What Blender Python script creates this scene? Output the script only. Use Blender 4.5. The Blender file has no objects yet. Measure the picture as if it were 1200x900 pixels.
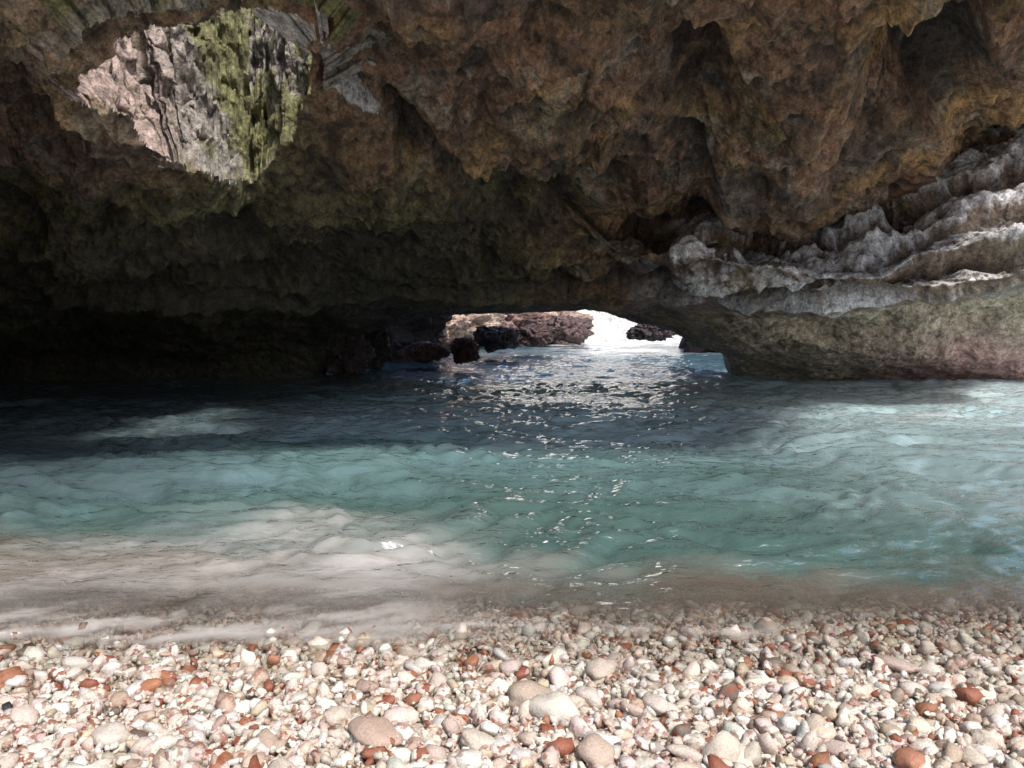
import bpy, math, numpy as np
from mathutils import Vector
import bmesh
rng=np.random.default_rng(7)
scene=bpy.context.scene
# ------------------------------------------------------------------ noise
PERM=rng.permutation(256).astype(np.int64); PERM=np.concatenate([PERM,PERM,PERM])
G=rng.normal(size=(256,3)); G/=np.linalg.norm(G,axis=1)[:,None]
RND=rng.random((256,3))
def hsh(ix,iy,iz): return PERM[PERM[PERM[ix&255]+(iy&255)]+(iz&255)]
def perlin(p):
    pi=np.floor(p).astype(np.int64); f=p-pi; w=f*f*f*(f*(f*6-15)+10); r=0
    for a in (0,1):
        wx=w[:,0] if a else 1-w[:,0]
        for b in (0,1):
            wy=w[:,1] if b else 1-w[:,1]
            for c in (0,1):
                wz=w[:,2] if c else 1-w[:,2]
                g=G[hsh(pi[:,0]+a,pi[:,1]+b,pi[:,2]+c)]
                r=r+wx*wy*wz*((f[:,0]-a)*g[:,0]+(f[:,1]-b)*g[:,1]+(f[:,2]-c)*g[:,2])
    return r*1.5
def fbm(p,o=4,gain=.5):
    r=0;a=1
    for i in range(o):
        r=r+a*perlin(p*(2.03**i)+i*17.3); a*=gain
    return r
def ridged(p,o=4,gain=.5):
    r=0;a=1
    for i in range(o):
        r=r+a*(1-2*np.abs(perlin(p*(2.07**i)+i*11.7))); a*=gain
    return r
def worley(p):
    pi=np.floor(p).astype(np.int64); f=p-pi
    d1=np.full(len(p),9.);d2=np.full(len(p),9.)
    for a in(-1,0,1):
        for b in(-1,0,1):
            for c in(-1,0,1):
                o=RND[hsh(pi[:,0]+a,pi[:,1]+b,pi[:,2]+c)]
                d=(f[:,0]-a-o[:,0])**2+(f[:,1]-b-o[:,1])**2+(f[:,2]-c-o[:,2])**2
                d2=np.minimum(d2,np.maximum(d1,d)); d1=np.minimum(d1,d)
    return np.sqrt(d1),np.sqrt(d2)
def ss(x,a,b):
    t=np.clip((x-a)/(b-a),0,1); return t*t*(3-2*t)
# ------------------------------------------------------------------ camera
H=1.2; F=906.; PITCH=math.atan(75/F)
cam_d=bpy.data.cameras.new("camera"); cam=bpy.data.objects.new("camera",cam_d); scene.collection.objects.link(cam)
cam.location=(0,0,H); cam.rotation_euler=(math.radians(90)-PITCH,0,0)
cam_d.sensor_width=36; cam_d.lens=F/1200*36; cam_d.clip_start=.05; cam_d.clip_end=3000
scene.camera=cam
cp,sp=math.cos(PITCH),math.sin(PITCH)
def W(u,v,y):
    a=(np.asarray(u,float)-600)/F; b=(450-np.asarray(v,float))/F
    dy=cp+b*sp; dz=-sp+b*cp; t=y/dy
    return a*t, y+0*t, H+dz*t
def UV(p):
    q=p-np.array([0,0,H]); d=q[:,1]*cp-q[:,2]*sp; up=q[:,1]*sp+q[:,2]*cp
    d=np.where(d<.1,.1,d)
    return 600+F*q[:,0]/d, 450-F*up/d
# ------------------------------------------------------------------ mesh helper
def mk(name,verts,faces,mat,smooth=True,col=None,extra=None):
    me=bpy.data.meshes.new(name)
    verts=np.asarray(verts,np.float32); faces=np.asarray(faces,np.int32); n=faces.shape[1]
    me.vertices.add(len(verts)); me.vertices.foreach_set("co",verts.ravel())
    me.loops.add(faces.size); me.loops.foreach_set("vertex_index",faces.ravel())
    me.polygons.add(len(faces)); me.polygons.foreach_set("loop_start",np.arange(0,faces.size,n,dtype=np.int32))
    me.update(calc_edges=True)
    if smooth: me.polygons.foreach_set("use_smooth",np.ones(len(faces),bool))
    if col is not None:
        at=me.color_attributes.new("col","FLOAT_COLOR","POINT")
        c=np.ones((len(verts),4),np.float32); c[:,:col.shape[1]]=col; at.data.foreach_set("color",c.ravel())
    if extra is not None:
        for k,vv in extra.items():
            at=me.attributes.new(k,"FLOAT","POINT"); at.data.foreach_set("value",np.asarray(vv,np.float32))
    me.materials.append(mat); me.update()
    ob=bpy.data.objects.new(name,me); scene.collection.objects.link(ob); return ob
def gridfaces(nr,nc):
    i=np.arange(nr*nc).reshape(nr,nc)
    return np.stack([i[:-1,:-1],i[:-1,1:],i[1:,1:],i[1:,:-1]],-1).reshape(-1,4)
def gnormals(P):
    du=np.gradient(P,axis=1); dv=np.gradient(P,axis=0); n=np.cross(du,dv)
    return n/(np.linalg.norm(n,axis=2,keepdims=True)+1e-9)
# ------------------------------------------------------------------ materials
def nodes(name):
    m=bpy.data.materials.new(name); m.use_nodes=True; nt=m.node_tree
    return m,nt,nt.nodes,nt.links,nt.nodes["Principled BSDF"]
def rock_mat(name,bscale=1.0,lo=.22,hi=1.75):
    m,nt,N,L,B=nodes(name)
    tc=N.new("ShaderNodeTexCoord")
    at=N.new("ShaderNodeAttribute"); at.attribute_name="col"
    wet=N.new("ShaderNodeAttribute"); wet.attribute_name="wet"
    n1=N.new("ShaderNodeTexNoise"); n1.inputs["Scale"].default_value=9*bscale; n1.inputs["Detail"].default_value=7; n1.inputs["Roughness"].default_value=.7
    n2=N.new("ShaderNodeTexNoise"); n2.inputs["Scale"].default_value=38*bscale; n2.inputs["Detail"].default_value=4; n2.inputs["Roughness"].default_value=.75
    vo=N.new("ShaderNodeTexVoronoi"); vo.inputs["Scale"].default_value=14*bscale
    for n in(n1,n2,vo): L.new(tc.outputs["Object"],n.inputs["Vector"])
    r=N.new("ShaderNodeMapRange"); r.inputs["From Min"].default_value=.32; r.inputs["From Max"].default_value=.68; r.inputs["To Min"].default_value=lo; r.inputs["To Max"].default_value=hi
    L.new(n1.outputs["Fac"],r.inputs["Value"])
    r2=N.new("ShaderNodeMapRange"); r2.inputs["From Min"].default_value=.35; r2.inputs["From Max"].default_value=.65; r2.inputs["To Min"].default_value=.55; r2.inputs["To Max"].default_value=1.4
    L.new(n2.outputs["Fac"],r2.inputs["Value"])
    mu=N.new("ShaderNodeMath"); mu.operation="MULTIPLY"; L.new(r.outputs[0],mu.inputs[0]); L.new(r2.outputs[0],mu.inputs[1])
    sc=N.new("ShaderNodeVectorMath"); sc.operation="SCALE"; L.new(at.outputs["Color"],sc.inputs[0]); L.new(mu.outputs[0],sc.inputs["Scale"])
    L.new(sc.outputs[0],B.inputs["Base Color"])
    rr=N.new("ShaderNodeMapRange"); rr.inputs["To Min"].default_value=.85; rr.inputs["To Max"].default_value=.22
    L.new(wet.outputs["Fac"],rr.inputs["Value"]); L.new(rr.outputs[0],B.inputs["Roughness"])
    b1=N.new("ShaderNodeBump"); b1.inputs["Strength"].default_value=1; b1.inputs["Distance"].default_value=.07/bscale; L.new(n1.outputs["Fac"],b1.inputs["Height"])
    b2=N.new("ShaderNodeBump"); b2.inputs["Strength"].default_value=.6; b2.inputs["Distance"].default_value=.03/bscale; L.new(vo.outputs["Distance"],b2.inputs["Height"]); L.new(b1.outputs[0],b2.inputs["Normal"])
    b3=N.new("ShaderNodeBump"); b3.inputs["Strength"].default_value=.8; b3.inputs["Distance"].default_value=.02/bscale; L.new(n2.outputs["Fac"],b3.inputs["Height"]); L.new(b2.outputs[0],b3.inputs["Normal"])
    L.new(b3.outputs[0],B.inputs["Normal"])
    return m
# ------------------------------------------------------------------ CAVE
rows={
-900:[(-60,5.0),(60,6.5),(150,7.5),(230,8.5),(310,10),(370,11.5),(385,13.5),(410,15),(15,-.6)],
-400:[(-60,4.8),(60,6.5),(150,7.6),(230,8.8),(310,10),(368,11.5),(380,13.5),(410,15),(15.2,-.6)],
0:[(-60,4.8),(60,6.4),(150,7.5),(230,9.0),(300,9.8),(362,10.8),(378,13),(410,15),(15.2,-.6)],
200:[(-60,4.8),(60,6.0),(150,7.2),(230,8.6),(290,9.4),(358,11),(378,13.5),(410,15.5),(15.8,-.6)],
385:[(-60,4.8),(60,6.4),(150,8),(225,9.4),(290,10),(360,12),(378,14.5),(410,15.5),(15.8,-.6)],
405:[(-60,4.8),(60,6.6),(150,8.3),(225,9.8),(290,10.6),(360,12.6),(388,15),(402,16.2),(20,5)],
450:[(-60,4.8),(60,6.6),(150,8.4),(225,9.9),(290,10.8),(358,12.8),(376,15),(382,17.0),(21,7)],
520:[(-60,4.8),(60,6.8),(150,8.8),(225,10.4),(295,11.4),(354,13),(367,15.5),(369,18),(21,7)],
640:[(-60,4.8),(60,7.0),(150,9.2),(225,10.8),(300,12),(350,13.5),(361,15.5),(361,18),(21,7)],
700:[(-60,4.8),(60,7.2),(150,9.6),(225,11.4),(305,11.8),(350,13),(359,15.5),(359,18),(21,7)],
780:[(-60,4.8),(60,7.4),(190,9.9),(255,12.6),(305,11.2),(350,12.4),(371,15),(384,17),(21,7)],
822:[(-60,4.8),(60,7.4),(200,9.9),(258,13.0),(300,10.9),(352,12.0),(384,14.5),(412,16),(20,5)],
850:[(-60,4.8),(60,7.4),(205,9.9),(262,13.2),(305,10.8),(350,11.8),(386,14),(414,15.4),(17.5,-.6)],
950:[(-60,4.8),(60,7.4),(215,9.9),(278,13.2),(318,10.6),(350,10.8),(362,13.4),(402,14),(16.5,-.6)],
1050:[(-60,4.8),(60,7.4),(185,9.9),(242,13.2),(305,10.6),(342,10.4),(354,13),(405,14),(16.5,-.6)],
1110:[(-60,4.8),(60,7.4),(130,9.6),(172,13.0),(285,10.6),(338,10.2),(348,13),(416,14.2),(16,-.6)],
1200:[(-60,4.8),(50,7.2),(100,9.2),(145,12.6),(270,10.6),(328,10.0),(338,13),(435,14.8),(15.5,-.6)],
1300:[(-60,4.8),(40,7.0),(90,9.0),(140,12.0),(260,10.4),(318,10.0),(330,13),(440,14.6),(15.2,-.6)],
1700:[(-60,4.8),(40,7.0),(90,9.0),(140,11.0),(250,10.4),(315,10.0),(330,12),(440,13.6),(14.2,-.6)],
}
cols=sorted(rows); C=len(cols); R=11
P0=np.zeros((R,C,3))
for j,u in enumerate(cols):
    a=(u-600)/F
    P0[0,j]=(a*5.6,4.3,4.0); P0[1,j]=(a*5.6,4.35,3.8)
    for i,(v,y) in enumerate(rows[u][:-1]): P0[2+i,j]=W(u,v,y)
    P0[2,j,0]=a*5.2
    y,z=rows[u][-1]; P0[10,j]=(a*y,y,z)
P0[:,0,2]=np.minimum(P0[:,0,2],-.6); P0[:,0,0]-=1
P0[:,1,2]=np.minimum(P0[:,1,2],-.5)     # left wall drops into the water outside the view
NR,NC=640,960
rt=np.interp(np.linspace(0,1,NR),[0,.03,.07,.25,.40,.53,.66,.76,.84,.93,1],np.arange(R))
uu=np.interp(np.linspace(0,1,NC),[0,.02,.10,.86,.92,1],[-900,-400,-60,1260,1400,1700])
cj=np.interp(uu,cols,np.arange(C))
def lin(A,t,ax):
    i=np.clip(np.floor(t).astype(int),0,A.shape[ax]-2); f=t-i
    A0=np.take(A,i,ax); A1=np.take(A,i+1,ax)
    sh=[1,1,1]; sh[ax]=len(t); f=f.reshape(sh)
    return A0*(1-f)+A1*f
P=lin(lin(P0,rt,0),cj,1)
def gauss(A,s,ax):
    k=np.arange(-int(3*s),int(3*s)+1); w=np.exp(-k*k/(2*s*s)); w/=w.sum()
    pad=[(0,0)]*3; pad[ax]=(len(k)//2,)*2
    B=np.pad(A,pad,mode="edge"); o=np.zeros_like(A)
    for i,ww in enumerate(w):
        sl=[slice(None)]*3; sl[ax]=slice(i,i+A.shape[ax]); o+=ww*B[tuple(sl)]
    return o
Ps=gauss(gauss(P,9,0),13,1); Ps2=gauss(gauss(P,4,0),4,1)
um=np.clip((uu-350)/35,0,1)*np.clip((880-uu)/40,0,1); rm=np.clip((rt-6.6)/.8,0,1)
m=(rm[:,None]*um[None,:])[...,None]
lm=(np.clip((uu-760)/80,0,1)[None,:]*np.clip((rt-3.6)/.4,0,1)[:,None])[...,None]*.8
m=np.maximum(m,0); mm_=np.maximum(m,lm)
P=Ps*(1-mm_)+Ps2*mm_
def rock_disp(q,rtl):
    wq=q+.35*np.stack([fbm(q*.8+5,3),fbm(q*.8+31,3),fbm(q*.8+77,3)],1)
    d=.44*fbm(wq*.42,2)
    f1,f2=worley(wq*np.array([.75,.75,1.0])+3.1); d+=.40*(.55-f1)
    f1,f2=worley(wq*1.9+9.1); d+=.21*(.5-f1)
    f1,f2=worley(wq*4.6+1.1+.2*perlin(wq*5)[:,None]); d+=.08*(.5-f1)
    f1,f2=worley(q*8.5+.3*perlin(q*6)[:,None]); d-=.05*ss(.42-f1,0,.3)*ss(fbm(q*1.3+6,2),-.3,.3)
    d+=.13*ridged(wq*1.3,3)-.05
    d+=.07*fbm(q*5.,4,.64)
    return d
def fold_disp(q):   # draped, water-worn terraces of the ledge
    wq=q+.35*np.stack([fbm(q*.5+5,2),fbm(q*.5+31,2),fbm(q*.5+77,2)],1)
    d=.24*ridged(wq*np.array([.25,.35,1.3]),2)-.1
    d+=.16*ridged(wq*np.array([.5,.6,3.0])+4,3)
    f1,f2=worley(wq*np.array([1.2,1.2,3.4])+9.1); d+=.08*(.5-f1)
    f1,f2=worley(wq*np.array([4,4,6.])); d+=.045*(.5-f1)
    d+=.05*fbm(wq*4.5,4,.65)
    return d
Nn=gnormals(P); q=P.reshape(-1,3)
n=Nn.reshape(-1,3)
toc=np.array([0,0,1.2])-q; s=np.sign((n*toc).sum(1)); s[s==0]=1
flip=-1 if s.mean()<0 else 1
n=n*flip
rtv=np.repeat(rt,NC); ugv=np.tile(uu,NR)
amp=np.ones((NR,NC)); amp*=1-.62*m[...,0]; amp[rt>9,:]*=.5
amp=amp*(1-.35*ss(rt,6,7))[:,None]*(.45+.55*ss(rt,1.2,2.4))[:,None]
dd=rock_disp(q,rtv)
ledge=ss(ugv+60*fbm(q*.6,2),690,840)*ss(rtv+.12*fbm(q*1.2+9,2),4.75,5.0)*(1-ss(rtv,7.1,7.5))
dd=dd*(1-ledge)+fold_disp(q)*ledge
dd*=amp.ravel()
qu,qv=UV(q); qv=qv+9*fbm(q*1.2+3,4,.6); front=(q[:,1]>3.2)&(rtv<7)
def crease(pts,a,fade,w=18):
    global dd
    pu=[p[0] for p in pts]; pv=[p[1] for p in pts]
    lv=np.interp(qu,pu,pv); s_=qv-lv
    e=ss(qu,pu[0],pu[0]+50)*(1-ss(qu,pu[-1]-50,pu[-1]))
    dd=dd-np.where(front,a*ss(s_,-w,w)*np.exp(-np.maximum(s_,0)/fade)*e,0)
    dd=dd+np.where(front,.3*a*np.exp(-(np.minimum(s_,0)/28)**2)*(1-ss(s_,-w,w))*e,0)
crease([(440,110),(480,130),(560,165),(640,215),(700,245),(820,255)],.85,70)
crease([(-200,330),(0,318),(150,330),(300,322),(420,300),(560,305),(700,340)],.5,40)
crease([(100,290),(160,268),(210,250),(300,262),(380,246),(520,262),(620,290)],.5,45)
crease([(520,30),(600,60),(700,100),(790,170),(860,215)],.5,60)
crease([(760,0),(880,60),(960,150),(1010,205)],.5,60)
crease([(-200,150),(0,180),(100,205),(210,235),(330,225)],.4,60)
crease([(850,180),(950,140),(1060,130),(1150,100),(1260,60)],.45,40)
crease([(780,272),(860,282),(920,290),(980,296),(1060,262),(1130,222),(1250,195)],.6,24,5)
crease([(690,300),(800,306),(930,320),(1040,300),(1140,262),(1260,240)],.35,14,5)
crease([(680,322),(800,330),(930,338),(1040,326),(1140,304),(1260,290)],.5,20,5)
def blob(u,v,su,sv,a):
    global dd
    dd=dd+np.where(front,a*np.exp(-((qu-u)/su)**2-((qv-v)/sv)**2),0)
blob(1095,75,80,55,-2.2); blob(1000,60,40,60,.5); blob(940,95,50,60,.4); blob(1090,150,30,25,.4); blob(640,120,80,50,.3); blob(815,140,40,70,-.6); blob(520,200,70,40,.3); blob(1175,60,30,70,.5)
V=q+n*dd[:,None]
U_,V_=UV(V)
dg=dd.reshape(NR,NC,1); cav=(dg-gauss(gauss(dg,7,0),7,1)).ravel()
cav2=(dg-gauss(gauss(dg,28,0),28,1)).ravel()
n2v=(gnormals(V.reshape(NR,NC,3))*flip).reshape(-1,3)
# --- colour zones (albedo)
def mx(c,k,f): f=np.clip(f,0,1)[:,None]; return c*(1-f)+k*f
def zone(p,rtv,ledge):
    n1=fbm(p*.9+50,4); n2=fbm(p*2.3+90,4); n3=fbm(p*.5+20,3); n4=fbm(p*1.5+130,4,.6)
    brown=np.array([.28,.165,.105]); ochre=np.array([.46,.285,.13]); olive=np.array([.11,.11,.05]); dark=np.array([.052,.041,.036]); tan=np.array([.44,.38,.29]); pink=np.array([.50,.29,.27])
    x=p[:,0]; c=np.tile(brown,(len(p),1))
    c=mx(c,ochre,ss(n1+.14*ss(x,0,4),.05,.5)*.85)
    c=mx(c,np.array([.34,.30,.25]),ss(n4,.12,.5)*.6)
    c=mx(c,tan*.8,ss(-x,1.0,4.5)*ss(-p[:,1],-8,-5)*.75)
    c=mx(c,olive,ss(rtv+.9*n3-.3*ss(x,1,4),3.4,4.8)*ss(-x,-2.5,.5)*.85)
    c=mx(c,olive*1.3,ss(n3,.1,.5)*.4)
    c=mx(c,dark,ss(-n2,.05,.55)*.65)
    c=mx(c,dark,ss(-n3,.1,.5)*.5)
    c=mx(c,dark,ss(-cav,.01,.06)*.6); c=mx(c,dark,ss(-cav2,.05,.25)*.55)  # crevice shade painted in: darker where the surface sinks
    c=mx(c,np.array([.045,.042,.032]),ss(rtv+.5*n2,5.0,6.5)*ss(-x,-.8,2.2)*.8)   # shade painted into the rock low on the left wall
    lc=np.tile(np.array([.21,.155,.115]),(len(p),1))
    lc=mx(lc,np.array([.74,.74,.77]),ss(n2v[:,2]+.4*n2+cav*4,-.08,.45)*.88)  # upward faces paler: light on the ledge tops painted in
    lc=mx(lc,np.array([.17,.15,.075]),ss(n1,.1,.5)*.4)
    lc=mx(lc,dark,ss(-cav2,.03,.15)*.6)  # shade painted into the ledge hollows
    c=mx(c,lc,ledge*.95)
    lb=ss(x,2.5,4.5)*ss(rtv,7.1,7.5)
    c=mx(c,tan*(1.05+.5*n2)[:,None],lb*(.9)); c=mx(c,pink,ss(x,5,9)*ss(rtv,8.3,9)*.8)
    return np.clip(c,.02,.8)
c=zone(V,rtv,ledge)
wet=np.clip(ledge+.4*ss(rtv,5.6,6.6)+.25*ss(fbm(V*1.3+70,3),.1,.5),0,1)
F4=gridfaces(NR,NC)
def inpoly(u,v,poly):
    r=np.zeros(len(u),bool); k=len(poly)
    for i in range(k):
        x1,y1=poly[i]; x2,y2=poly[(i+1)%k]
        cnd=((y1>v)!=(y2>v))&(u<(x2-x1)*(v-y1)/(y2-y1+1e-9)+x1); r^=cnd
    return r
hole=[(88,100),(130,62),(165,36),(240,24),(300,8),(338,12),(366,42),(358,68),(362,98),(348,150),(328,170),(300,206),(268,208),(232,198),(196,190),(170,160),(140,128),(110,112)]
slit=[(376,52),(392,66),(416,88),(444,122),(436,132),(408,116),(384,94)]
jn=fbm(V*3.5,4)
uj=U_+jn*12; vj=V_+fbm(V*3.5+40,4)*12
main=(V[:,1]>3)&(V[:,1]<11)
inh=inpoly(uj,vj,hole)&main; ins=inpoly(U_+jn*4,V_+jn*4,slit)&main
inr=(ugv>1268+30*jn)   # cave is open to daylight on the right-hand side
def anyf(mk_): return mk_[F4].any(1)
rm_all=anyf(inh)|anyf(ins)|anyf(inr)
Fk=F4[~rm_all]
def boundary(mask):
    fr=F4[anyf(mask)]
    e=np.concatenate([fr[:,[0,1]],fr[:,[1,2]],fr[:,[2,3]],fr[:,[3,0]]])
    es=np.sort(e,1); key=es[:,0]*10_000_000+es[:,1]
    uq,idx,cnt=np.unique(key,return_index=True,return_counts=True)
    return e[idx[cnt==1]]
allV=[V]; allF=[Fk]; allC=[c]; allW=[wet]; off=len(V)
def shaft(edges,hmax,K,flare,cen,dk=1.,pale=False):
    global off
    ids,inv=np.unique(edges.ravel(),return_inverse=True); inv=inv.reshape(-1,2)
    b=V[ids]; nb=len(ids)
    o=b[:,:2]-cen[:2]; o/=np.linalg.norm(o,axis=1)[:,None]
    hs=np.linspace(0,1,K)**1.2*hmax
    L_=[];Cc=[]
    for k,h in enumerate(hs):
        p=b.copy(); t=h/hmax
        p[:,2]+= h-(b[:,2]-cen[2])*t*.6
        fl=flare(o,h)
        p[:,:2]+=o*fl[:,None]
        w=ss(np.array([h]),0,.5)[0]*dk
        p2=p+np.stack([fbm(p*.9+3,2),fbm(p*.9+33,2),fbm(p*.9+63,2)],1)*.3*w
        f1,_=worley(p2*1.8); f3,_=worley(p2*5.5)
        dsp=(.32*(f1-.45)+.09*(f3-.45)+.16*fbm(p*3.3,5,.6))*w
        p=p.copy(); p[:,:2]+=o*dsp[:,None]; p[:,2]+=.12*w*fbm(p*3+9,3)
        L_.append(p)
        if pale: Cc.append(np.tile(np.array([.72,.69,.67]),(nb,1))); continue
        moss=ss(fbm(p*np.array([1.0,1.0,.8])+8,5,.7)+.2*ss(o[:,0],-.5,.2),-.25,.3)
        g=np.array([.33,.30,.27]); ms=np.array([.18,.18,.05]); br=np.array([.48,.37,.33])
        lf=ss(-o[:,0],.4,.85)[:,None]
        base=g*(1-lf)+br*lf
        f=(moss*.8)[:,None]*(1-lf)
        Cc.append(base*(1-f)+ms*f)
    VV=np.concatenate(L_)
    ff=[]
    for k in range(K-1):
        a=inv[:,0]+k*nb; b_=inv[:,1]+k*nb
        ff.append(np.stack([a,b_,b_+nb,a+nb],1))
    allV.append(VV); allF.append(np.concatenate(ff)+off); allC.append(np.concatenate(Cc)); allW.append(np.zeros(len(VV))); off+=len(VV)
eb=boundary(inh); hc=V[np.unique(eb)].mean(0)
shaft(eb,2.9,95,lambda o,h:(.12+.25*h)*(ss(o[:,1],-.5,.5))+ (.25+1.2*h)*ss(-o[:,1],-.1,.8)+ 1.1*h*ss(o[:,0],.2,.9)*ss(o[:,1],-.9,-.1)+.35*h*ss(-o[:,0],.3,.9),hc)
es_=boundary(ins)
if len(es_):
    sc_=V[np.unique(es_)].mean(0); shaft(es_,.35,16,lambda o,h:.02+1.6*h*ss(-o[:,1],-.4,.5)+.8*h*ss(o[:,0],.1,.9)-.35*h*ss(o[:,1],.2,.9),sc_,.15,True)
rockm=rock_mat("cave_rock_material")
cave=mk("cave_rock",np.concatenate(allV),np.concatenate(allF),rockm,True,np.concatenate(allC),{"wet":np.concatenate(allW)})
# ------------------------------------------------------------------ rocks outside / at the mouth
bm=bmesh.new(); bmesh.ops.create_icosphere(bm,subdivisions=6,radius=1); ICO=np.array([v.co[:] for v in bm.verts]); ICF=np.array([[v.index for v in f.verts] for f in bm.faces]); bm.free()
outm=rock_mat("sea_rock_material",.6,.3)
def rock(name,u,v,y,sx,sy,sz,seed,colr,wetv=.3,rough=1):
    x,_,z=W(u,v,y); ctr=np.array([float(x),y,float(z)])
    S=np.array([sx,sy,sz]); p=ICO*S; q=p+seed*13.7
    k=1/max(sx,sz)
    f1,_=worley(q*k*1.6); f2,_=worley(q*k*4)
    d=(.5*(.5-f1)+.2*(.5-f2)+.25*fbm(q*k*1.4,3)+.22*ridged(q*k*3,4,.6)-.12)*rough
    p=p*(1+d)[:,None]+ctr
    n1=fbm(p*.8+seed,4); c=np.tile(np.array(colr),(len(p),1))
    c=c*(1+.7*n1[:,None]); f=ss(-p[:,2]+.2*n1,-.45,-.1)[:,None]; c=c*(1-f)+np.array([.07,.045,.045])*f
    return mk(name,p,ICF,outm,True,np.clip(c,.02,.85),{"wet":np.full(len(p),wetv)})
pk=(.32,.20,.18); dk=(.06,.045,.045); tn=(.42,.31,.26)
rock("sea_cliff",455,384,27,1.7,2,.8,1,(.13,.085,.08))
rock("sea_cliff",510,380,31,2.3,2,1.0,2,tn)
rock("sea_cliff",585,383,36,2.2,2,.9,21,pk)
rock("sea_cliff",640,384,40,1.8,2,1.0,3,tn)
rock("sea_cliff",370,350,24,3.5,3,3.0,4,dk)
rock("sea_rock",404,414,16.2,.42,.5,.42,5,dk,.9)
rock("sea_rock",436,404,17.5,.42,.5,.42,6,dk,.9)
rock("sea_rock",498,412,18.5,.42,.5,.20,7,(.13,.06,.06),.9)
rock("sea_rock",545,411,18,.26,.4,.24,8,(.13,.06,.06),.9)
rock("sea_rock",582,396,24,.6,.6,.30,9,dk,.9)
rock("sea_rock",624,393,27,.7,.6,.3,15,(.10,.06,.06),.9)
rock("sea_rock",762,389,28,.7,.7,.26,10,dk,.9)
rock("sea_rock",664,386,34,.9,.8,.50,11,(.12,.08,.08),.8)
rock("sea_cliff",905,345,30,3.0,3,3.0,12,dk)
# pale reflector slope added beyond the mouth, tilted sunward to feed water glints
hx=np.linspace(-12,34,300); hy=np.linspace(0,1,220)
HX,HT=np.meshgrid(hx,hy); prof=17*(1-((HX-12)/28)**2)
HY=42+HT*prof*1.15+1.2*np.sin(HX*.3); HZ=-1.5+HT*prof
hp=np.stack([HX,HY,HZ],-1).reshape(-1,3); hd=.9*fbm(hp*.25,3)+.45*ridged(hp*.6,4)+.1*fbm(hp*2,3)
hp[:,1]-=hd*.6; hp[:,2]+=hd*.5
lm_=rock_mat("reflector_slope_material",.3,.92,1.08)
hk=ss(hp[:,0]+1.5*fbm(hp*.3,3),-3.0,.4)[:,None]
mk("glint_reflector_slope",hp,gridfaces(*HX.shape),lm_,True,np.array([.50,.41,.35])*(1-hk)+np.array([.86,.85,.82])*hk,{"wet":np.zeros(len(hp))})
# ------------------------------------------------------------------ ground / sea bed
def gz(x,y):
    s=y-2.80-.05*np.sin(x*1.3+.5)
    return -.048+np.where(s<0,-.05*s,0)-np.where(s>0,1,0)*(.10*np.minimum(s,.8)+.28*np.clip(s-.8,0,9))
gx=np.sinh(np.linspace(-5.2,5.2,260))*5; gy=3+np.sinh(np.linspace(-5,5.4,320))*3.5
X,Y=np.meshgrid(gx,gy); Z=gz(X,np.maximum(Y,-25))+.012*fbm(np.stack([X.ravel()*2,Y.ravel()*2,0*X.ravel()],1),3).reshape(X.shape)*(np.abs(Y-3)<10)
m_g,nt,N,L,B=nodes("sand_gravel_material")
tn_=N.new("ShaderNodeTexNoise"); tn_.inputs["Scale"].default_value=30; tn_.inputs["Detail"].default_value=6
tcg=N.new("ShaderNodeTexCoord"); L.new(tcg.outputs["Object"],tn_.inputs["Vector"])
cr=N.new("ShaderNodeValToRGB"); cr.color_ramp.elements[0].color=(.22,.155,.11,1); cr.color_ramp.elements[1].color=(.55,.47,.39,1); cr.color_ramp.elements[0].position=.3; cr.color_ramp.elements[1].position=.6
L.new(tn_.outputs["Fac"],cr.inputs[0]); L.new(cr.outputs[0],B.inputs["Base Color"]); B.inputs["Roughness"].default_value=.8
bb=N.new("ShaderNodeBump"); bb.inputs["Distance"].default_value=.01; L.new(tn_.outputs["Fac"],bb.inputs["Height"]); L.new(bb.outputs[0],B.inputs["Normal"])
mk("ground",np.stack([X,Y,Z],-1).reshape(-1,3),gridfaces(*X.shape),m_g)
# ------------------------------------------------------------------ pebbles
def ico(sub):
    bm=bmesh.new(); bmesh.ops.create_icosphere(bm,subdivisions=sub,radius=1)
    a=np.array([v.co[:] for v in bm.verts]); f=np.array([[v.index for v in ff.verts] for ff in bm.faces]); bm.free(); return a,f
I2,T2=ico(2); I3,T3=ico(3)
def variant(I,k):
    q=I+k*7.1; r=1+.50*fbm(q*1.0,2)+.16*perlin(q*2.6)
    f1,_=worley(q*1.6); r+=-.20*(f1-.5)
    return I*np.clip(r,.45,1.7)[:,None]
pal=np.array([[.63,.54,.46],[.69,.63,.56],[.58,.46,.38],[.71,.67,.61],[.46,.34,.27],[.62,.50,.44],[.38,.28,.22],[.31,.11,.065],[.37,.16,.09],[.54,.43,.32],[.17,.13,.10]])
pw=np.array([20,26,12,23,4,10,3,3.5,3.5,5,1.5],float); pw/=pw.sum()
PV=[];PF=[];PC=[];PR=[];PW=[];poff=0
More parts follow.
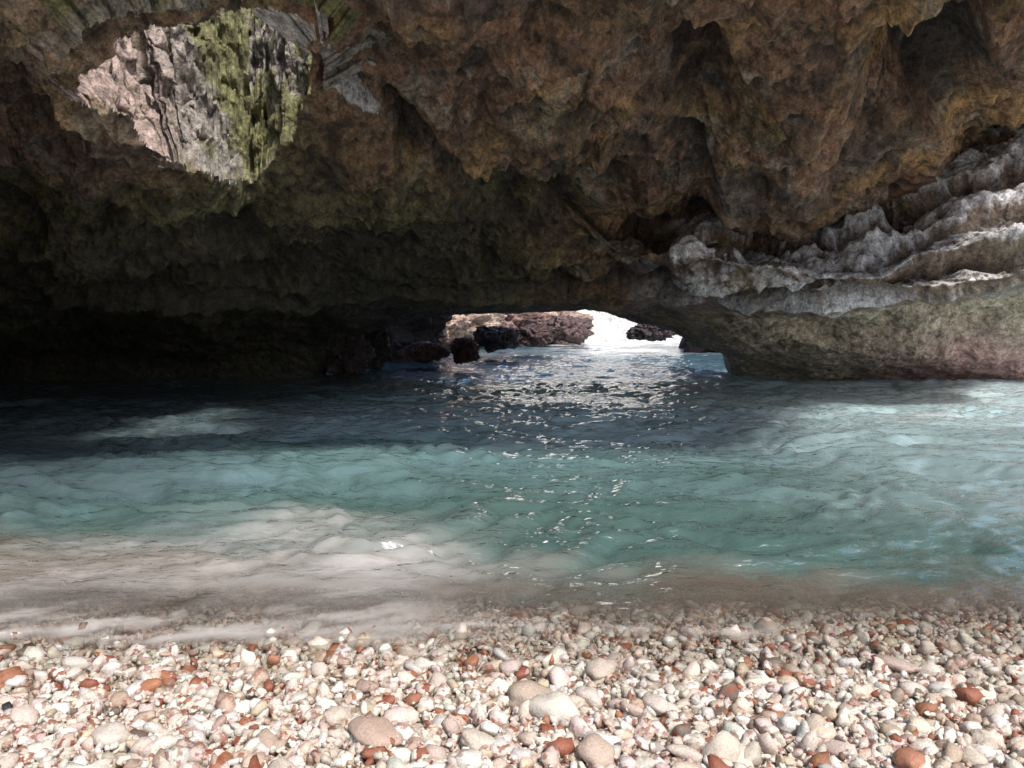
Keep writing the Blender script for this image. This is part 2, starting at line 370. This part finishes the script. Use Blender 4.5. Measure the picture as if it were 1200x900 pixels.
def add(I,T,pos,S,col,red,wetv,tilt=.35):
    global poff
    n=len(pos); q=rng.normal(size=(n,4)); q[:,1:3]*=tilt; q/=np.linalg.norm(q,axis=1)[:,None]
    w,x,y,z=q.T
    Rm=np.stack([1-2*(y*y+z*z),2*(x*y-z*w),2*(x*z+y*w),2*(x*y+z*w),1-2*(x*x+z*z),2*(y*z-x*w),2*(x*z-y*w),2*(y*z+x*w),1-2*(x*x+y*y)],1).reshape(n,3,3)
    v=I[None]*S[:,None,:]; v=np.einsum("nij,nvj->nvi",Rm,v)+pos[:,None,:]
    k=len(I); PV.append(v.reshape(-1,3)); PF.append((T[None]+(poff+np.arange(n)*k)[:,None,None]).reshape(-1,3)); poff+=n*k
    PC.append(np.repeat(col,k,0)); PR.append(np.repeat(red,k)); PW.append(np.repeat(wetv,k))
def scatter(x0,x1,y0,y1,dens,lift,smin,smax,nvar=18):
    n=int((x1-x0)*(y1-y0)*dens); xs=rng.uniform(x0,x1,n); ys=rng.uniform(y0,y1,n)
    s=np.clip(rng.lognormal(math.log((smin+smax)*.40),.42,n),smin*.6,smax*1.6)
    S=s[:,None]*np.stack([rng.uniform(.9,1.6,n),rng.uniform(.7,1.1,n),rng.uniform(.5,.85,n)],1)
    z=gz(xs,ys)+lift*rng.uniform(.2,1,n)+S[:,2]*.35
    ci=rng.choice(len(pal),n,p=pw); col=pal[ci]*rng.uniform(.78,1.12,(n,1)); col=np.clip(col*rng.uniform(.96,1.04,(n,3)),0,.85)
    red=np.where(rng.random(n)<.5,rng.uniform(.5,1,n),0)
    wv=ss(ys+.10*np.sin(xs*2.1),2.55,2.84)
    for k in range(nvar):
        i=np.arange(n)%nvar==k
        add(variant(I2,k),T2,np.stack([xs,ys,z],1)[i],S[i],col[i],red[i],wv[i])
scatter(-3.4,3.4,1.2,4.2,1050,.004,.013,.0245)
scatter(-3.2,3.2,1.2,3.9,880,.024,.013,.0235)
scatter(-3.0,3.0,1.2,3.4,800,.03,.006,.012,8)
scatter(-8,-3.4,-1.5,4.0,200,.01,.02,.035); scatter(3.4,8,-1.5,4.0,200,.01,.02,.035); scatter(-3,3,-2,1.2,240,.01,.02,.035)
big=[(650,822,.095,.075,.055,(.66,.60,.52)),(620,803,.10,.07,.05,(.44,.35,.28)),(705,772,.08,.06,.04,(.5,.42,.35)),(440,850,.11,.08,.035,(.48,.35,.28)),(900,716,.07,.05,.04,(.42,.34,.28)),(690,806,.06,.05,.035,(.58,.5,.44)),(1050,765,.10,.05,.03,(.42,.32,.27)),(1065,888,.06,.05,.03,(.42,.19,.12)),(560,862,.07,.05,.03,(.58,.5,.42)),(340,750,.06,.04,.03,(.5,.39,.32)),(250,800,.06,.04,.025,(.6,.53,.46)),(770,815,.06,.05,.03,(.58,.5,.44)),(960,845,.07,.05,.03,(.6,.5,.4)),(130,855,.07,.05,.03,(.6,.53,.46)),(395,830,.06,.05,.03,(.58,.48,.4)),(845,880,.08,.06,.035,(.58,.5,.42)),(700,880,.07,.06,.04,(.48,.37,.3)),(30,830,.06,.05,.03,(.58,.48,.42)),(455,700,.06,.04,.03,(.1,.08,.07)),(8,818,.03,.02,.02,(.03,.03,.03)),(295,808,.02,.015,.012,(.03,.03,.03))]
for k,(u,v,a,b,c3,colr) in enumerate(big):
    al=math.atan((v-450)/F)+PITCH; y=(H-.04)/math.tan(al); x=(u-600)/F*(y*cp+(H-.04)*sp)
    z=float(gz(np.array([x]),np.array([y]))[0])+.035
    q=I3+(30+k)*7.1; r=1+.32*fbm(q*.9,2)+.1*perlin(q*2.4)
    add(I3*r[:,None],T3,np.array([[x,y,z]]),np.array([[a,b,c3]])*.76,np.array([colr]),np.array([.0]),np.array([.1]),.12)
m_p,nt,N,L,B=nodes("pebble_material")
at=N.new("ShaderNodeAttribute"); at.attribute_name="col"; rd=N.new("ShaderNodeAttribute"); rd.attribute_name="red"; wt=N.new("ShaderNodeAttribute"); wt.attribute_name="wet"
tc=N.new("ShaderNodeTexCoord")
n1=N.new("ShaderNodeTexNoise"); n1.inputs["Scale"].default_value=38; n1.inputs["Detail"].default_value=5; L.new(tc.outputs["Object"],n1.inputs["Vector"])
n2=N.new("ShaderNodeTexNoise"); n2.inputs["Scale"].default_value=150; n2.inputs["Detail"].default_value=4; n2.inputs["Roughness"].default_value=.7; L.new(tc.outputs["Object"],n2.inputs["Vector"])
r1=N.new("ShaderNodeMapRange"); r1.inputs["From Min"].default_value=.52; r1.inputs["From Max"].default_value=.58; L.new(n1.outputs["Fac"],r1.inputs["Value"])
mm=N.new("ShaderNodeMath"); mm.operation="MULTIPLY"; L.new(r1.outputs[0],mm.inputs[0]); L.new(rd.outputs["Fac"],mm.inputs[1])
mix=N.new("ShaderNodeMix"); mix.data_type="RGBA"; L.new(mm.outputs[0],mix.inputs[0]); L.new(at.outputs["Color"],mix.inputs[6]); mix.inputs[7].default_value=(.24,.07,.033,1)
r2=N.new("ShaderNodeMapRange"); r2.inputs["From Min"].default_value=.3; r2.inputs["From Max"].default_value=.7; r2.inputs["To Min"].default_value=.7; r2.inputs["To Max"].default_value=1.2; L.new(n2.outputs["Fac"],r2.inputs["Value"])
wd=N.new("ShaderNodeMapRange"); wd.inputs["To Min"].default_value=1; wd.inputs["To Max"].default_value=.8; L.new(wt.outputs["Fac"],wd.inputs["Value"])
m3=N.new("ShaderNodeMath"); m3.operation="MULTIPLY"; L.new(r2.outputs[0],m3.inputs[0]); L.new(wd.outputs[0],m3.inputs[1])
sc=N.new("ShaderNodeVectorMath"); sc.operation="SCALE"; L.new(mix.outputs[2],sc.inputs[0]); L.new(m3.outputs[0],sc.inputs["Scale"]); L.new(sc.outputs[0],B.inputs["Base Color"])
ro=N.new("ShaderNodeMapRange"); ro.inputs["To Min"].default_value=.5; ro.inputs["To Max"].default_value=.15; L.new(wt.outputs["Fac"],ro.inputs["Value"]); L.new(ro.outputs[0],B.inputs["Roughness"])
bp=N.new("ShaderNodeBump"); bp.inputs["Strength"].default_value=.8; bp.inputs["Distance"].default_value=.004; L.new(n2.outputs["Fac"],bp.inputs["Height"]); L.new(bp.outputs[0],B.inputs["Normal"])
mk("pebble_beach",np.concatenate(PV),np.concatenate(PF),m_p,True,np.concatenate(PC),{"red":np.concatenate(PR),"wet":np.concatenate(PW)})
# ------------------------------------------------------------------ water
NY,NX=900,720
ys=2.3*np.exp(np.linspace(0,math.log(900/2.3),NY)); sx=np.linspace(-1,1,NX)
Yw=np.repeat(ys[:,None],NX,1); Xw=sx[None,:]*(2.2+.95*Yw)
x=Xw.ravel(); y=Yw.ravel()
def n2d(fx,fy,o=1,sd=0,g=.5): return fbm(np.stack([x*fx+sd,y*fy+sd*.7,np.full_like(x,sd*.37)],1),o,g)
wx=.7*n2d(.4,.4,3,3,.6); wy=.5*n2d(.5,.5,3,133,.6)
def wav(fx,fy,sd,ang=0,sharp=1):
    ca,sa=math.cos(ang),math.sin(ang); X_=x+wx; Y_=y+wy; xx=X_*ca+Y_*sa; yy_=-X_*sa+Y_*ca
    p=np.stack([xx*fx+sd,yy_*fy+sd,np.full_like(x,sd*.3)],1); pp=perlin(p)
    return sharp*(1-2*np.sqrt(pp*pp+.012))+(1-sharp)*1.4*pp
def am(f,sd): return .25+1.3*ss(n2d(f,f*1.6,2,sd),-.45,.5)
far=lambda a:1-ss(y,a*.6,a)
z=.055*n2d(.22,.6,2,1)+.042*wav(.50,1.3,5,.15,.6)*far(90)*am(.2,61)+.036*wav(1.1,2.2,9,-.35,.4)*far(60)*am(.3,67)+.034*wav(2.0,3.9,13,.4,.2)*far(40)*am(.4,71)+.025*wav(4.2,7.4,19,-.2,0)*far(28)*am(.5,79)+.013*n2d(7,13,2,17)*far(20)
shore=ss(y,2.75,4.2); z*=.12+.88*shore
zc=z/.06
z+=.07*np.exp(-((y-6.6-.5*np.sin(x*.5))/.5)**2)*ss(-x,-.5,2)
z+=-.004-.008*ss(y,2.9,3.8)
edge=n2d(1.1,.3,3,23)*.12+n2d(5,2,2,29)*.035
yy=y+edge+.16
t1=n2d(.28,.7,4,41); t2=n2d(.9,2.4,4,53,.6); t3=n2d(2.5,5,4,57,.6)
xd=x*.9+y*.45; yd=-x*.45+y*.9
t4=fbm(np.stack([xd*.9+7,yd*4+3,0*x],1),5,.6)
sand=np.array([.31,.25,.20]); green=np.array([.075,.135,.125]); blue=np.array([.52,.71,.76]); pale=np.array([.80,.86,.88]); foam=np.array([.53,.50,.48])
cw=np.tile(green,(len(x),1))
cw=mx(cw,np.array([.13,.22,.23]),ss(y+1.0*t1,4.8,6.2))
cw=mx(cw,blue,ss(y+1.3*t1,6.6,9.0))  # far water lightened: light scattered in from the sea, painted into the colour
cw=mx(cw,pale,ss(t2+.6*t1,.0,.6)*ss(y,7.5,10)*.65)
cw=mx(cw,np.array([.17,.28,.285]),ss(zc+.4*t3,.1,1.3)*.5*ss(y,3.8,5)*(1-ss(y,6,8)))
cw=mx(cw,np.array([.075,.11,.125]),ss(-x+.7*t1,1.0,3.8)*ss(y+.5*t1,4.3,5.6)*.88)  # left water darkened: shade painted into the colour, also mutes the sun patch
cw=mx(cw,np.array([.25,.33,.34]),ss(x+.8*t1,1.2,3.6)*ss(y,3.8,5)*(.7-.3*ss(y,8,11)))
cw=mx(cw,sand*(1+.5*t2)[:,None],1-ss(yy+.45*t2-.5*ss(-x,-.2,2.),3.0,4.1))
fo=ss(-x+.9*t1+.45,.0,1.6)*ss(yy,2.92,3.05)*(1-ss(y+.9*t1,3.8,5.0))
cw=mx(cw,foam,fo*(.7+.4*t2+.4*t4))
sw=np.exp(-((yy-3.1-.06*t3)/.045)**2)*ss(t2+.3*t4,-.1,.5)          # thin swash line at the water's edge
cw=mx(cw,np.array([.64,.62,.59]),sw*.7)
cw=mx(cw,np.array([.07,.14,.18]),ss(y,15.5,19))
cw=mx(cw,np.array([.85,.86,.87]),ss(y+3*t1,24,32)*(1-ss(y,44,60))*ss(x,.8,2.8)*ss(t2+.4,.0,.5))   # white painted into the water outside the mouth as bright glare
op=ss(yy,2.98,3.95)*.95; op=np.maximum(op,.72*fo*ss(t4+t2,-.7,.5)); op=np.maximum(op,.45*sw); op=np.where(yy>4.3,.985,op)
film=.25+.75*ss(yy,3.0,3.7)
wv_=np.stack([x,y,z],1)
m_w,nt,N,L,B=nodes("sea_water_material")
N.remove(B); out=[n for n in N if n.type=="OUTPUT_MATERIAL"][0]
at=N.new("ShaderNodeAttribute"); at.attribute_name="col"; oa=N.new("ShaderNodeAttribute"); oa.attribute_name="opac"; fa=N.new("ShaderNodeAttribute"); fa.attribute_name="film"
tc=N.new("ShaderNodeTexCoord"); mp=N.new("ShaderNodeMapping"); mp.inputs["Scale"].default_value=(6,14,6); L.new(tc.outputs["Object"],mp.inputs[0])
nn=N.new("ShaderNodeTexNoise"); nn.inputs["Scale"].default_value=1; nn.inputs["Detail"].default_value=3; L.new(mp.outputs[0],nn.inputs["Vector"])
bp=N.new("ShaderNodeBump"); bp.inputs["Strength"].default_value=.75; bp.inputs["Distance"].default_value=.045; L.new(nn.outputs["Fac"],bp.inputs["Height"])
df=N.new("ShaderNodeBsdfDiffuse"); L.new(at.outputs["Color"],df.inputs["Color"])
tr=N.new("ShaderNodeBsdfTransparent"); tr.inputs[0].default_value=(.97,.97,.95,1)
gl=N.new("ShaderNodeBsdfGlossy"); gl.inputs["Roughness"].default_value=.03; gl.inputs["Color"].default_value=(1,1,1,1); L.new(bp.outputs[0],gl.inputs["Normal"])
fr=N.new("ShaderNodeFresnel"); fr.inputs["IOR"].default_value=2.6; L.new(bp.outputs[0],fr.inputs["Normal"])
fm=N.new("ShaderNodeMath"); fm.operation="MULTIPLY"; L.new(fr.outputs[0],fm.inputs[0]); L.new(fa.outputs["Fac"],fm.inputs[1])
m1=N.new("ShaderNodeMixShader"); L.new(oa.outputs["Fac"],m1.inputs[0]); L.new(tr.outputs[0],m1.inputs[1]); L.new(df.outputs[0],m1.inputs[2])
m2=N.new("ShaderNodeMixShader"); L.new(fm.outputs[0],m2.inputs[0]); L.new(m1.outputs[0],m2.inputs[1]); L.new(gl.outputs[0],m2.inputs[2])
L.new(m2.outputs[0],out.inputs["Surface"])
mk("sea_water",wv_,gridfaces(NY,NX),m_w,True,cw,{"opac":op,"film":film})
# ------------------------------------------------------------------ light
AZ,EL=148,51
w=bpy.data.worlds.new("World"); scene.world=w; w.use_nodes=True; nt=w.node_tree
sky=nt.nodes.new("ShaderNodeTexSky"); sky.sky_type="NISHITA"; sky.sun_disc=False; sky.sun_elevation=math.radians(EL); sky.sun_rotation=math.radians(AZ); sky.dust_density=2
bg=nt.nodes["Background"]; bg.inputs["Strength"].default_value=.15; nt.links.new(sky.outputs[0],bg.inputs[0])
sd=bpy.data.lights.new("sun","SUN"); sd.energy=5; sd.angle=math.radians(9); sd.color=(1,.95,.88)
so=bpy.data.objects.new("sun",sd); scene.collection.objects.link(so)
d=Vector((math.sin(math.radians(AZ))*math.cos(math.radians(EL)),math.cos(math.radians(AZ))*math.cos(math.radians(EL)),math.sin(math.radians(EL))))
so.rotation_euler=d.to_track_quat("Z","Y").to_euler(); so.location=d*40
scene.view_settings.view_transform="Standard"; scene.view_settings.look="None"; scene.view_settings.exposure=0
